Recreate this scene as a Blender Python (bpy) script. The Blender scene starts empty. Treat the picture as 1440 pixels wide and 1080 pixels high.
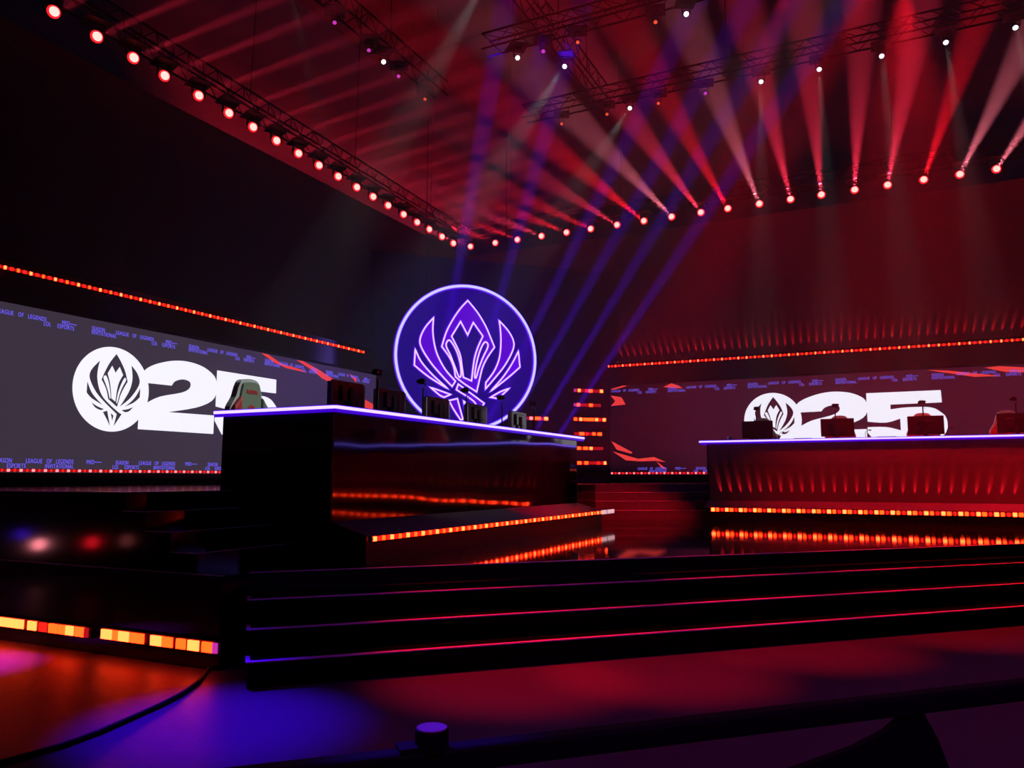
import bpy, bmesh, math, random
from mathutils import Vector, Matrix
from mathutils.geometry import tessellate_polygon

random.seed(7)
PI = math.pi
R = math.radians
scene = bpy.context.scene
C = scene.collection

# ------------------------------------------------------------------ camera
cam_d = bpy.data.cameras.new('camera')
cam_d.sensor_width = 36.0
cam_d.lens = 27.5
cam_d.clip_end = 200.0
cam = bpy.data.objects.new('camera', cam_d)
C.objects.link(cam)
cam.location = (0, 0, 1.65)
cam.rotation_euler = (R(90 + 6.843), 0, R(26))
scene.camera = cam

# ------------------------------------------------------------------ world, colour management, sampling comfort
world = bpy.data.worlds.new('dark_hall')
scene.world = world
world.use_nodes = True
world.node_tree.nodes['Background'].inputs['Color'].default_value = (0.0012, 0.0006, 0.0022, 1)
world.node_tree.nodes['Background'].inputs['Strength'].default_value = 1.0
vs = scene.view_settings
vs.view_transform = 'Standard'
vs.look = 'None'
vs.exposure = 0.0
vs.gamma = 1.0
vs.use_curve_mapping = False
cy = scene.cycles
cy.use_denoising = True
cy.max_bounces = 6
cy.diffuse_bounces = 2
cy.glossy_bounces = 4
cy.volume_bounces = 0
cy.sample_clamp_indirect = 4.0
cy.sample_clamp_direct = 0.0

# ------------------------------------------------------------------ stage lights that only have a lamp, some added as fill
HAZE = 0.009


def spot(loc, target, power, color, angle, blend=0.5, radius=0.08):
    d = bpy.data.lights.new('spot_beam', 'SPOT')
    d.energy = power
    d.color = color
    d.spot_size = R(angle)
    d.spot_blend = blend
    d.shadow_soft_size = radius
    o = bpy.data.objects.new('spot_beam', d)
    C.objects.link(o)
    o.location = loc
    v = Vector(target) - Vector(loc)
    o.rotation_euler = v.to_track_quat('-Z', 'Y').to_euler()
    return o


RED = (1.0, 0.006, 0.018)
BLUE = (0.045, 0.0, 1.0)
# pools of colour thrown on the hall floor from lamps over the front edge of the stage, so that the stairs stay in their own shade
spot((-9.6, 6.3, 11.0), (-4.2, 4.1, 0), 27300, BLUE, 10, 1.0)
spot((-9.6, 6.3, 11.0), (-1.074, 1.746, 1.03), 9000, BLUE, 2.5, 0.8)  # extra narrow lamp, added only to turn the barrier cap blue
spot((-10.5, 6.3, 11.0), (-7.5, 4.3, 0), 22100, (0.55, 0.01, 1.0), 7, 1.0)
spot((-5.3, 6.45, 11.0), (-3.0, 6.0, 0), 8200, RED, 13, 0.9)
spot((-5.1, 6.45, 11.0), (-1.9, 6.75, 0), 8200, RED, 12, 0.9)
spot((-4.9, 6.45, 11.0), (-0.95, 8.3, 0), 9500, RED, 12, 0.9)
spot((-4.7, 6.45, 11.0), (0.5, 10.0, 0), 11000, RED, 12, 0.9)
spot((-4.5, 6.45, 11.0), (1.7, 11.6, 0), 12500, RED, 10, 0.9)
spot((3.0, -3.0, 9.0), (-0.4, 4.6, 0), 1500, (0.5, 0.02, 0.75), 44, 1.0)  # added soft purple fill from above the audience
# red wash on the opposite desk, the corner stairs and the ledge of the near desk
spot((0.5, 13.2, 9.5), (0.3, 15.9, 1.2), 8500, RED, 46, 0.9)
spot((3.4, 14.3, 9.5), (3.6, 15.9, 1.2), 6000, RED, 46, 0.9)
spot((-1.0, 12.0, 9.5), (-5.0, 15.8, 1.1), 8000, RED, 18, 0.8)
spot((0.5, 12.0, 9.5), (-4.9, 11.8, 1.1), 9000, RED, 17, 0.9)
# red wash on the cladding of the back wall, from the upper truss
spot((-2.5, 19.5, 11.8), (-3.0, 24.0, 7.2), 300, RED, 80, 1.0)
spot((3.5, 19.5, 11.8), (3.5, 24.0, 7.2), 300, RED, 80, 1.0)
spot((1.0, 11.0, 9.5), (-5.9, 9.6, 2.5), 900, (0.85, 0.85, 1.0), 24, 0.9)  # added pale fill for the monitors on the near desk
# white front light added to brighten the first player seat, no fixture
spot((0.5, 9.5, 9.5), (-6.85, 7.1, 2.6), 2600, (0.9, 1.0, 0.9), 5, 0.8)
# added blue lamp for the neon emblem's glow on the corner wall
spot((-6.5, 15.0, 11.5), (-11.0, 20.4, 5.0), 900, (0.08, 0.0, 1.0), 60, 1.0)
# unseen lamps low at the left, added to give glints in the glossy platform face
for p, w, c in (((-12.65, 2.0, 0.57), 7, (1, 0.25, 0.3)), ((-11.35, 2.0, 0.65), 3, (1, 0.01, 0.02)), ((-10.56, 2.0, 0.70), 0.5, (1, 0.2, 0.2)), ((-13.1, 2.0, 0.72), 1.2, (0.06, 0.01, 1))):
    d = bpy.data.lights.new('glint_lamp', 'POINT')
    d.energy = w
    d.color = c
    d.shadow_soft_size = 0.09
    o = bpy.data.objects.new('glint_lamp', d)
    C.objects.link(o)
    o.location = p

# ------------------------------------------------------------------ materials
MATS = {}


def mat(name, color, rough=0.5, metal=0.0, noise=0.0, nscale=6.0, bump=0.0, bscale=20.0, spec=0.5, aniso=None):
    if name in MATS:
        return MATS[name]
    m = bpy.data.materials.new(name)
    m.use_nodes = True
    nt = m.node_tree
    b = nt.nodes['Principled BSDF']
    b.inputs['Roughness'].default_value = rough
    b.inputs['Metallic'].default_value = metal
    b.inputs['Specular IOR Level'].default_value = spec
    tc = nt.nodes.new('ShaderNodeTexCoord')
    n = nt.nodes.new('ShaderNodeTexNoise')
    n.inputs['Scale'].default_value = nscale
    n.inputs['Detail'].default_value = 5
    nt.links.new(tc.outputs['Object'], n.inputs['Vector'])
    mix = nt.nodes.new('ShaderNodeMix')
    mix.data_type = 'RGBA'
    k = noise if noise else 0.08
    mix.inputs['A'].default_value = (*[c * (1 - k) for c in color], 1)
    mix.inputs['B'].default_value = (*[min(1, c * (1 + k)) for c in color], 1)
    nt.links.new(n.outputs['Fac'], mix.inputs['Factor'])
    nt.links.new(mix.outputs['Result'], b.inputs['Base Color'])
    if bump:
        n2 = nt.nodes.new('ShaderNodeTexNoise')
        n2.inputs['Scale'].default_value = bscale
        n2.inputs['Detail'].default_value = 1 if bscale < 3 else 4
        nt.links.new(tc.outputs['Object'], n2.inputs['Vector'])
        bp = nt.nodes.new('ShaderNodeBump')
        bp.inputs['Strength'].default_value = 1.0
        bp.inputs['Distance'].default_value = bump
        nt.links.new(n2.outputs['Fac'], bp.inputs['Height'])
        nt.links.new(bp.outputs['Normal'], b.inputs['Normal'])
    MATS[name] = m
    return m


def emit(name, color, strength, sampling='NONE'):
    if name in MATS:
        return MATS[name]
    m = bpy.data.materials.new(name)
    m.use_nodes = True
    nt = m.node_tree
    b = nt.nodes['Principled BSDF']
    b.inputs['Base Color'].default_value = (0.01, 0.01, 0.01, 1)
    b.inputs['Roughness'].default_value = 0.4
    b.inputs['Emission Color'].default_value = (*color, 1)
    b.inputs['Emission Strength'].default_value = strength
    m.cycles.emission_sampling = sampling
    MATS[name] = m
    return m


M_floor = mat('hall_floor', (0.075, 0.068, 0.075), 0.45, noise=0.25, nscale=14, bump=0.0015, bscale=60, spec=0.12)
M_deck = mat('stage_gloss', (0.008, 0.007, 0.009), 0.05, noise=0.2, bump=0.0004, bscale=1.2)
M_face = mat('platform_gloss', (0.006, 0.005, 0.007), 0.09, bump=0.0004, bscale=2.0)
M_step = mat('step_black', (0.003, 0.0025, 0.003), 0.9, spec=0.05)
M_nose = mat('nosing_alu', (0.7, 0.68, 0.7), 0.4, 0.0)
M_wall = mat('drape_black', (0.02, 0.017, 0.022), 0.85, noise=0.3, nscale=1.5)
M_wallr = mat('back_cladding', (0.07, 0.06, 0.06), 0.6, noise=0.3, nscale=0.6)
M_head = mat('header_gloss', (0.01, 0.008, 0.01), 0.15, bump=0.003, bscale=1.3)
M_black = mat('black_plastic', (0.005, 0.0045, 0.0055), 0.5, spec=0.3)
M_metal = mat('black_metal', (0.01, 0.01, 0.01), 0.5, 0.0, spec=0.3)
M_truss = mat('truss_black', (0.004, 0.004, 0.004), 0.7, 0.0, spec=0.2)
M_fascia = mat('desk_fascia_gloss', (0.008, 0.007, 0.008), 0.05, bump=0.010, bscale=0.7, noise=0.3, nscale=0.7)
M_satin = mat('desk_front_satin', (0.10, 0.09, 0.09), 0.4, bump=0.004, bscale=0.9, noise=0.45, nscale=0.9)
M_desktop = mat('desk_top_black', (0.03, 0.03, 0.035), 0.35)
M_silver = mat('silver', (0.7, 0.7, 0.72), 0.25, 1.0)
M_grey = mat('grey_plastic', (0.16, 0.16, 0.18), 0.45)
M_trim = mat('pale_trim', (0.45, 0.45, 0.47), 0.4)
M_gblack = mat('gloss_black', (0.012, 0.012, 0.014), 0.12)
M_chair = mat('chair_sage', (0.20, 0.25, 0.19), 0.6, noise=0.12, nscale=20, bump=0.001, bscale=120)
M_chairw = mat('chair_white', (0.6, 0.6, 0.62), 0.5)
M_chairr = mat('chair_red', (0.5, 0.03, 0.04), 0.55)
M_white = mat('white_ceramic', (0.8, 0.8, 0.8), 0.35)
M_rubber = mat('rubber', (0.003, 0.003, 0.0035), 0.75, spec=0.2)
M_cap = mat('cap_grey', (0.35, 0.33, 0.36), 0.5)
E_neon = emit('neon_core', (1.2, 0.75, 4.0), 1.0)
E_ring = emit('ring_core', (0.75, 0.7, 4.0), 1.0)
E_halo = emit('neon_halo', (0.13, 0.01, 1.0), 0.9)  # violet bloom round the neon, put into a wider glowing tube
E_fill = emit('acrylic_violet', (0.105, 0.0, 0.62), 1.0)
E_disc = emit('neon_lit_navy', (0.012, 0.0, 0.20), 1.0)  # neon light falling on the disc, put into its own emission
E_edge = emit('edge_core', (1.0, 0.75, 5.0), 1.0)
E_edgeb = emit('edge_halo', (0.05, 0.0, 0.62), 1.0)  # blue halo of the desk edge, put into glowing strips
E_lh = emit('led_hot', (22.0, 0.72, 0.14), 1.0)
E_ly = emit('led_amber', (14.0, 0.23, 0.02), 1.0)
E_lr = emit('led_red', (2.2, 0.02, 0.012), 1.0)
E_ld = emit('led_dim', (0.5, 0.004, 0.008), 1.0)
E_lp = emit('led_pink', (4.0, 0.45, 0.5), 1.0)
E_lm = emit('led_magenta', (0.6, 0.03, 0.4), 1.0)
E_text = emit('caption_blue', (0.17, 0.12, 1.0), 1.0)
E_white = emit('screen_white', (0.90, 0.88, 1.0), 1.1, 'AUTO')
E_streak = emit('screen_streak', (1.0, 0.055, 0.05), 0.85)
E_lens = emit('lens_hot', (10.0, 0.85, 0.75), 1.0)
E_rim = emit('lens_halo', (2.0, 0.02, 0.03), 1.0)  # red halo round the lens, put into a glowing rim
E_lensw = emit('lens_white', (0.85, 0.95, 1.0), 2.2)
E_dotp = emit('lens_violet', (0.8, 0.05, 0.6), 0.8)
E_dotr = emit('lens_small_red', (1.0, 0.10, 0.04), 0.9)


def screen_mat(name, c0, c1, lo, hi, axis):
    """an LED wall showing a soft two-tone backdrop: two colours blended by object coordinate"""
    m = bpy.data.materials.new(name)
    m.use_nodes = True
    nt = m.node_tree
    b = nt.nodes['Principled BSDF']
    b.inputs['Base Color'].default_value = (0.01, 0.01, 0.01, 1)
    b.inputs['Roughness'].default_value = 0.5
    tc = nt.nodes.new('ShaderNodeTexCoord')
    sp = nt.nodes.new('ShaderNodeSeparateXYZ')
    nt.links.new(tc.outputs['Object'], sp.inputs[0])
    mr = nt.nodes.new('ShaderNodeMapRange')
    mr.inputs['From Min'].default_value = lo
    mr.inputs['From Max'].default_value = hi
    mr.interpolation_type = 'SMOOTHSTEP'
    nt.links.new(sp.outputs[axis], mr.inputs['Value'])
    mix = nt.nodes.new('ShaderNodeMix')
    mix.data_type = 'RGBA'
    mix.inputs['A'].default_value = (*c0, 1)
    mix.inputs['B'].default_value = (*c1, 1)
    nt.links.new(mr.outputs['Result'], mix.inputs['Factor'])
    nt.links.new(mix.outputs['Result'], b.inputs['Emission Color'])
    b.inputs['Emission Strength'].default_value = 1.0
    m.cycles.emission_sampling = 'AUTO'
    return m


# ------------------------------------------------------------------ mesh helpers
class MB:
    def __init__(self):
        self.v = []
        self.f = []

    def add(self, vs, fs):
        o = len(self.v)
        self.v += [tuple(p) for p in vs]
        self.f += [tuple(i + o for i in f) for f in fs]
        return self

    def box(self, x0, x1, y0, y1, z0, z1):
        return self.add([(x0, y0, z0), (x1, y0, z0), (x1, y1, z0), (x0, y1, z0), (x0, y0, z1), (x1, y0, z1), (x1, y1, z1), (x0, y1, z1)],
                        [(0, 3, 2, 1), (4, 5, 6, 7), (0, 1, 5, 4), (1, 2, 6, 5), (2, 3, 7, 6), (3, 0, 4, 7)])

    def prism(self, poly, z0, z1):
        """poly in xy, counter-clockwise"""
        n = len(poly)
        vs = [(x, y, z0) for x, y in poly] + [(x, y, z1) for x, y in poly]
        tris = tessellate_polygon([[Vector((x, y, 0)) for x, y in poly]])
        fs = []
        for t in tris:
            a, b, c = (poly[i] for i in t)
            up = (b[0] - a[0]) * (c[1] - a[1]) - (b[1] - a[1]) * (c[0] - a[0]) > 0
            t = tuple(t) if up else tuple(reversed(t))
            fs.append(tuple(i + n for i in t))
            fs.append(tuple(reversed(t)))
        area = sum(poly[i][0] * poly[(i + 1) % n][1] - poly[(i + 1) % n][0] * poly[i][1] for i in range(n))
        for i in range(n):
            j = (i + 1) % n
            q = (i, j, j + n, i + n)
            fs.append(q if area > 0 else tuple(reversed(q)))
        return self.add(vs, fs)

    def tube(self, pts, r, n=8, caps=True, radii=None):
        pts = [Vector(p) for p in pts]
        rings = []
        for i, p in enumerate(pts):
            if i == 0:
                t = pts[1] - pts[0]
            elif i == len(pts) - 1:
                t = pts[-1] - pts[-2]
            else:
                t = (pts[i + 1] - pts[i]).normalized() + (pts[i] - pts[i - 1]).normalized()
            t.normalize()
            a = Vector((0, 0, 1)) if abs(t.z) < 0.9 else Vector((1, 0, 0))
            u = t.cross(a).normalized()
            w = t.cross(u).normalized()
            rr = radii[i] if radii else r
            rings.append([p + u * (rr * math.cos(2 * PI * k / n)) + w * (rr * math.sin(2 * PI * k / n)) for k in range(n)])
        vs = [q for ring in rings for q in ring]
        fs = []
        for i in range(len(rings) - 1):
            for k in range(n):
                a, b = i * n + k, i * n + (k + 1) % n
                fs.append((a, a + n, b + n, b))
        if caps:
            fs.append(tuple(range(n)))
            fs.append(tuple(reversed(range((len(rings) - 1) * n, len(rings) * n))))
        return self.add(vs, fs)

    def loop_tube(self, pts, r, n=6):
        """closed tube through points lying in a plane z=const (local)"""
        pts = [Vector(p) for p in pts]
        m = len(pts)
        rings = []
        for i in range(m):
            t = ((pts[(i + 1) % m] - pts[i]).normalized() + (pts[i] - pts[i - 1]).normalized())
            if t.length < 1e-4:
                t = pts[(i + 1) % m] - pts[i]
            t.normalize()
            u = Vector((-t.y, t.x, 0))
            w = Vector((0, 0, 1))
            c = max(0.45, abs((pts[(i + 1) % m] - pts[i]).normalized().dot(t)))
            rings.append([pts[i] + u * (r / c * math.cos(2 * PI * k / n)) + w * (r * math.sin(2 * PI * k / n)) for k in range(n)])
        vs = [q for ring in rings for q in ring]
        fs = []
        for i in range(m):
            j = (i + 1) % m
            for k in range(n):
                fs.append((i * n + k, i * n + (k + 1) % n, j * n + (k + 1) % n, j * n + k))
        return self.add(vs, fs)

    def lathe(self, prof, n=16, cx=0, cy_=0):
        """prof: (radius, z) from bottom to top"""
        vs = []
        for r, z in prof:
            vs += [(cx + r * math.cos(2 * PI * k / n), cy_ + r * math.sin(2 * PI * k / n), z) for k in range(n)]
        fs = []
        for i in range(len(prof) - 1):
            for k in range(n):
                a, b = i * n + k, i * n + (k + 1) % n
                fs.append((a, b, b + n, a + n))
        fs.append(tuple(reversed(range(n))))
        fs.append(tuple(range((len(prof) - 1) * n, len(prof) * n)))
        return self.add(vs, fs)

    def mesh(self, name):
        me = bpy.data.meshes.new(name)
        me.from_pydata(self.v, [], self.f)
        me.update()
        return me

    def build(self, name, m, parent=None, smooth=False, bevel=0.0, loc=None, rot=None):
        me = self.mesh(name)
        me.materials.append(m)
        if smooth:
            for p in me.polygons:
                p.use_smooth = True
        o = bpy.data.objects.new(name, me)
        C.objects.link(o)
        if parent is not None:
            o.parent = parent
        if loc:
            o.location = loc
        if rot:
            o.rotation_euler = rot
        if bevel:
            bv = o.modifiers.new('bevel', 'BEVEL')
            bv.width = bevel
            bv.segments = 2
            bv.limit_method = 'ANGLE'
        return o


def tag(o, label=None, cat=None, group=None, kind=None):
    if label:
        o['label'] = label
    if cat:
        o['category'] = cat
    if group:
        o['group'] = group
    if kind:
        o['kind'] = kind
    return o


def thing(name, label, cat, loc=(0, 0, 0), rot=(0, 0, 0), group=None, kind=None):
    o = bpy.data.objects.new(name, None)
    o.empty_display_size = 0.1
    C.objects.link(o)
    o.location = loc
    o.rotation_euler = rot
    return tag(o, label, cat, group, kind)


def copy_tree(o, parent=None):
    c = o.copy()
    C.objects.link(c)
    c.parent = parent
    for ch in list(o.children):
        copy_tree(ch, c)
    return c


def inst(name, me, parent, loc, rot=None, scale=None):
    o = bpy.data.objects.new(name, me)
    C.objects.link(o)
    o.parent = parent
    o.location = loc
    if rot:
        o.rotation_euler = rot
    if scale:
        o.scale = scale
    return o


def smooth_closed(pts, corners, n=4):
    """Catmull-Rom through a closed loop, keeping the listed indices sharp"""
    out = []
    m = len(pts)
    for i in range(m):
        p0, p1, p2, p3 = pts[i - 1], pts[i], pts[(i + 1) % m], pts[(i + 2) % m]
        if i in corners:
            p0 = p1
        if (i + 1) % m in corners:
            p3 = p2
        for k in range(n):
            t = k / n
            q = []
            for a in (0, 1):
                q.append(0.5 * (2 * p1[a] + (p2[a] - p0[a]) * t + (2 * p0[a] - 5 * p1[a] + 4 * p2[a] - p3[a]) * t * t + (3 * p1[a] - p0[a] - 3 * p2[a] + p3[a]) * t ** 3))
            out.append(tuple(q))
    return out


ORD = ['first', 'second', 'third', 'fourth', 'fifth', 'sixth', 'seventh', 'eighth', 'ninth', 'tenth', 'eleventh', 'twelfth', 'thirteenth',
       'fourteenth', 'fifteenth', 'sixteenth', 'seventeenth', 'eighteenth', 'nineteenth', 'twentieth']

# ------------------------------------------------------------------ the hall shell and the stage
WX, WY = -13.2, 23.7          # planes of the two LED screens
ZS, ZP = 0.80, 1.51           # stage deck, player platform
S2 = math.sqrt(2)

tag(MB().box(-22, 16, -12, 30, -0.2, 0).build('floor', M_floor), kind='structure')
tag(MB().box(-22, 16, -12, 30, 22, 22.2).build('ceiling', M_wall), kind='structure')
tag(MB().box(WX - 0.65, WX - 0.35, -12, 30, 0, 9.6).build('wall_left', M_wall), kind='structure')
tag(MB().box(-22, 16, WY + 0.35, WY + 0.65, 0, 9.6).build('wall_back', M_wallr), kind='structure')
# chamfered wall across the far corner
k = -31.9
tag(MB().prism([(-13.55, k * -1 - 13.55), (k + 24.05, 24.05), (-13.55, 24.05)], 0, 8.3).build('wall_corner', M_wall), kind='structure')
# glossy headers over the two screens
tag(MB().box(WX - 0.35, WX - 0.1, 0, 18.25, 4.62, 5.3).build('trim_1', M_head), kind='structure')
tag(MB().box(-8.2, 9.0, WY + 0.1, WY + 0.35, 4.62, 5.3).build('trim_2', M_head), kind='structure')

# stage deck: near edge runs at 45 degrees (x - y = const)
EDGE = [-9.50, -9.90, -10.30, -10.70]   # x - y of the four riser faces, floor to deck
s0, s1 = 0.15, 24.0                    # x + y along the stairs


def cs(c, s):
    return ((s + c) / 2, (s - c) / 2)


deck = [cs(-10.70, s0), cs(-10.70, s1), (14, 24.2), (-13.5, 24.2), (-13.5, 5.15), (-5.32, 5.15)]
tag(MB().prism(deck, 0, ZS).build('stage_deck', M_deck), kind='structure')
MB().prism([cs(-10.68, s0), cs(-10.68, s1), cs(-10.75, s1), cs(-10.75, s0)], ZS, ZS + 0.006).build('deck_nosing', M_nose, bpy.data.objects['stage_deck'])
MB().box(-13.5, -5.30, 5.13, 5.17, ZS, ZS + 0.004).build('deck_nosing', M_nose, bpy.data.objects['stage_deck'])

# player platform, an L behind both desks
plat = [(-6.6, 5.15), (-6.6, 6.6), (-5.6, 6.6), (-5.6, 15.4), (-6.4, 16.5), (-3.7, 17.85), (-3.1, 16.55), (14, 16.55), (14, 24.2), (-13.5, 24.2), (-13.5, 5.15)]
pl = tag(MB().prism(plat, ZS, ZP).build('player_platform', M_face), kind='structure')
MB().box(-13.5, -6.58, 5.13, 5.17, ZP, ZP + 0.006).build('platform_nosing', M_nose, pl)
MB().box(-6.62, -6.58, 5.17, 6.48, ZP, ZP + 0.006).build('platform_nosing', M_nose, pl)

# front stairs: three treads below the deck
st = tag(bpy.data.objects.new('front_stairs', None), kind='structure')
C.objects.link(st)
for i in range(3):
    c0, z = EDGE[i], 0.2 * (i + 1)
    a = [cs(c0, s0), cs(c0, s1), cs(-10.70, s1), cs(-10.70, s0)]
    stp = MB().prism(a, 0.2 * i, z).build('step', M_step, st)
    MB().prism([cs(c0 + 0.015, s0), cs(c0 + 0.015, s1), cs(c0 - 0.06, s1), cs(c0 - 0.06, s0)], z, z + 0.008).build('nosing', M_nose, stp)
    MB().prism([cs(c0, s0 - 0.02), cs(c0, s0 + 0.03), cs(c0 - 0.34, s0 + 0.03), cs(c0 - 0.34, s0 - 0.02)], z, z + 0.006).build('side_nosing', M_nose, stp)

# side stairs beside the near desk
st = tag(bpy.data.objects.new('side_stairs', None), kind='structure')
C.objects.link(st)
for i, (x, z) in enumerate(((-5.63, 0.978), (-5.97, 1.155), (-6.30, 1.333))):
    stp = MB().box(-6.6, x, 5.15, 6.48, ZS if i == 0 else z - 0.178, z).build('step', M_face, st)
    MB().box(x - 0.02, x + 0.012, 5.15, 6.48, z, z + 0.005).build('nosing', M_nose, stp)
    MB().box(x - 0.33, x, 5.135, 5.16, z, z + 0.005).build('side_nosing', M_nose, stp)

# corner stairs between the two desks, turned to face the camera
st = tag(bpy.data.objects.new('corner_stairs', None), kind='structure')
C.objects.link(st)
st.location = (-4.55, 16.05, 0)
st.rotation_euler = (0, 0, R(26))
for i in range(4):
    z = ZS + 0.1775 * (i + 1)
    y0 = -0.05 + 0.42 * i
    stp = MB().box(-1.6, 1.6, y0, 2.6, z - 0.1775, z).build('step', M_satin, st)
    MB().box(-1.6, 1.6, y0 - 0.01, y0 + 0.03, z, z + 0.006).build('nosing', M_nose, stp)

# ------------------------------------------------------------------ emblem shapes, unit circle
HOOD = [(0.001, 0.797), (0.144, 0.637), (0.258, 0.461), (0.325, 0.319), (0.395, 0.158), (0.297, 0.016), (0.223, -0.132), (0.177, -0.314), (0.138, -0.481),
        (-0.053, -0.368), (-0.167, -0.284), (-0.192, -0.151), (-0.257, -0.012), (-0.364, 0.126), (-0.297, 0.345), (-0.189, 0.55), (-0.098, 0.684)]
SIGN = {
    'hood': (HOOD, (0, 4, 8, 10, 13)),
    'heart': ([(-0.1, 0.492), (0.003, 0.309), (0.083, 0.49), (0.225, 0.304), (0.156, 0.154), (0.101, -0.03), (0.063, -0.332), (-0.054, -0.288), (-0.077, -0.128), (-0.111, 0.049), (-0.227, 0.277)], (0, 1, 2, 3, 6, 7, 10)),
    'slot_a': ([(-0.254, 0.221), (-0.304, 0.147), (-0.239, 0.007), (-0.174, -0.151), (-0.118, -0.282), (-0.087, -0.254), (-0.101, -0.094), (-0.157, 0.083)], ()),
    'slot_b': ([(0.253, 0.223), (0.301, 0.171), (0.223, -0.006), (0.167, -0.153), (0.129, -0.281), (0.108, -0.263), (0.13, -0.101), (0.185, 0.101)], ()),
    'wing_a': ([(-0.484, 0.521), (-0.604, 0.37), (-0.669, 0.206), (-0.636, 0.075), (-0.508, -0.113), (-0.345, -0.291), (-0.213, -0.419), (-0.166, -0.346), (-0.31, -0.192), (-0.42, -0.002), (-0.472, 0.173), (-0.493, 0.35)], (0, 6, 7)),
    'wing_b': ([(-0.733, 0.07), (-0.742, -0.15), (-0.542, -0.3), (-0.267, -0.457), (-0.488, -0.271), (-0.651, -0.093)], (0, 1, 3)),
    'wing_c': ([(0.463, 0.542), (0.601, 0.4), (0.681, 0.247), (0.658, 0.108), (0.544, -0.099), (0.393, -0.288), (0.266, -0.437), (0.271, -0.347), (0.392, -0.179), (0.467, 0.007), (0.49, 0.227), (0.482, 0.411)], (0, 6, 7)),
    'wing_d': ([(0.751, 0.122), (0.774, -0.107), (0.601, -0.261), (0.337, -0.47), (0.525, -0.255), (0.658, -0.057)], (0, 1, 3)),
    'feather_a': ([(-0.522, -0.44), (-0.234, -0.531), (-0.324, -0.573), (-0.378, -0.552)], (0, 1, 2, 3)),
    'feather_b': ([(0.616, -0.415), (0.487, -0.465), (0.337, -0.551), (0.45, -0.565)], (0, 1, 2, 3)),
    'ribbon': ([(-0.126, -0.384), (0.248, -0.638), (0.17, -0.75), (0.10, -0.86), (0.135, -0.70), (0.096, -0.613), (-0.153, -0.461)], (0, 1, 3, 4, 6)),
    'tail_a': ([(-0.255, -0.615), (-0.137, -0.585), (-0.055, -0.871), (-0.091, -0.872), (-0.187, -0.736)], (0, 1, 2, 3)),
    'tail_b': ([(-0.047, -0.617), (0.032, -0.668), (0.023, -0.748), (-0.010, -0.79)], (0, 1, 2, 3)),
}
DISC = {
    'hood': ([(0.048, 0.845), (0.184, 0.667), (0.306, 0.457), (0.388, 0.219), (0.286, 0.037), (0.214, -0.13), (0.18, -0.261), (0.142, -0.406), (-0.096, -0.243), (-0.148, -0.06), (-0.217, 0.079), (-0.299, 0.196), (-0.231, 0.371), (-0.119, 0.606)], (0, 3, 7, 8, 11)),
    'heart': ([(-0.05, 0.551), (0.048, 0.394), (0.149, 0.549), (0.252, 0.365), (0.157, 0.183), (0.111, -0.013), (0.087, -0.286), (-0.021, -0.216), (-0.04, -0.049), (-0.084, 0.157), (-0.156, 0.359)], (0, 1, 2, 3, 6, 7, 10)),
    'slot_a': ([(-0.215, 0.306), (-0.256, 0.242), (-0.189, 0.103), (-0.116, -0.057), (-0.063, -0.223), (-0.046, -0.196), (-0.066, -0.051), (-0.113, 0.134), (-0.168, 0.264)], ()),
    'slot_b': ([(0.3, 0.302), (0.338, 0.246), (0.248, 0.065), (0.184, -0.112), (0.14, -0.311), (0.118, -0.293), (0.142, -0.096), (0.21, 0.124)], ()),
    'wing_a': ([(-0.37, 0.629), (-0.541, 0.436), (-0.607, 0.274), (-0.558, 0.105), (-0.401, -0.126), (-0.171, -0.333), (0.149, -0.576), (0.131, -0.666), (0.086, -0.862), (0.279, -0.567), (0.193, -0.535), (-0.053, -0.365), (-0.249, -0.195), (-0.358, 0.002), (-0.415, 0.245), (-0.407, 0.453)], (0, 6, 8, 9)),
    'wing_b': ([(-0.651, 0.105), (-0.651, -0.141), (-0.515, -0.261), (-0.235, -0.391), (-0.379, -0.279), (-0.536, -0.119)], (0, 1, 3)),
    'wing_c': ([(0.474, 0.619), (0.639, 0.454), (0.722, 0.256), (0.652, 0.063), (0.459, -0.193), (0.215, -0.396), (0.339, -0.204), (0.468, 0.045), (0.519, 0.31)], (0, 5)),
    'wing_d': ([(0.75, 0.095), (0.747, -0.124), (0.587, -0.268), (0.346, -0.385), (0.489, -0.276), (0.639, -0.112)], (0, 1, 3)),
    'feather_a': ([(-0.512, -0.359), (-0.368, -0.433), (-0.195, -0.485), (-0.284, -0.513), (-0.423, -0.458)], (0, 2)),
    'feather_b': ([(0.582, -0.376), (0.451, -0.434), (0.273, -0.476), (0.372, -0.515), (0.479, -0.481)], (0, 2)),
    'tail_a': ([(-0.213, -0.555), (-0.108, -0.516), (-0.014, -0.864), (-0.098, -0.723)], (0, 1, 2, 3)),
    'tail_b': ([(-0.009, -0.571), (0.062, -0.618), (0.042, -0.735)], (0, 1, 2)),
}


def shape(d, key, r, cx=0.0, cy_=0.0, n=4):
    pts, corners = d[key]
    return [(cx + x * r, cy_ + y * r) for x, y in smooth_closed(pts, corners, n)]


# ------------------------------------------------------------------ LED screens
def text_mesh(body, size, m, parent, x, y, z, name='caption'):
    cu = bpy.data.curves.new(name, 'FONT')
    cu.body = body
    cu.size = size
    cu.extrude = 0.002
    cu.space_character = 1.12
    tmp = bpy.data.objects.new('tmp_text', cu)
    C.objects.link(tmp)
    dg = bpy.context.evaluated_depsgraph_get()
    me = bpy.data.meshes.new_from_object(tmp.evaluated_get(dg))
    bpy.data.objects.remove(tmp)
    me.materials.clear()
    me.materials.append(m)
    return me


TEXT = {}


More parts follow.
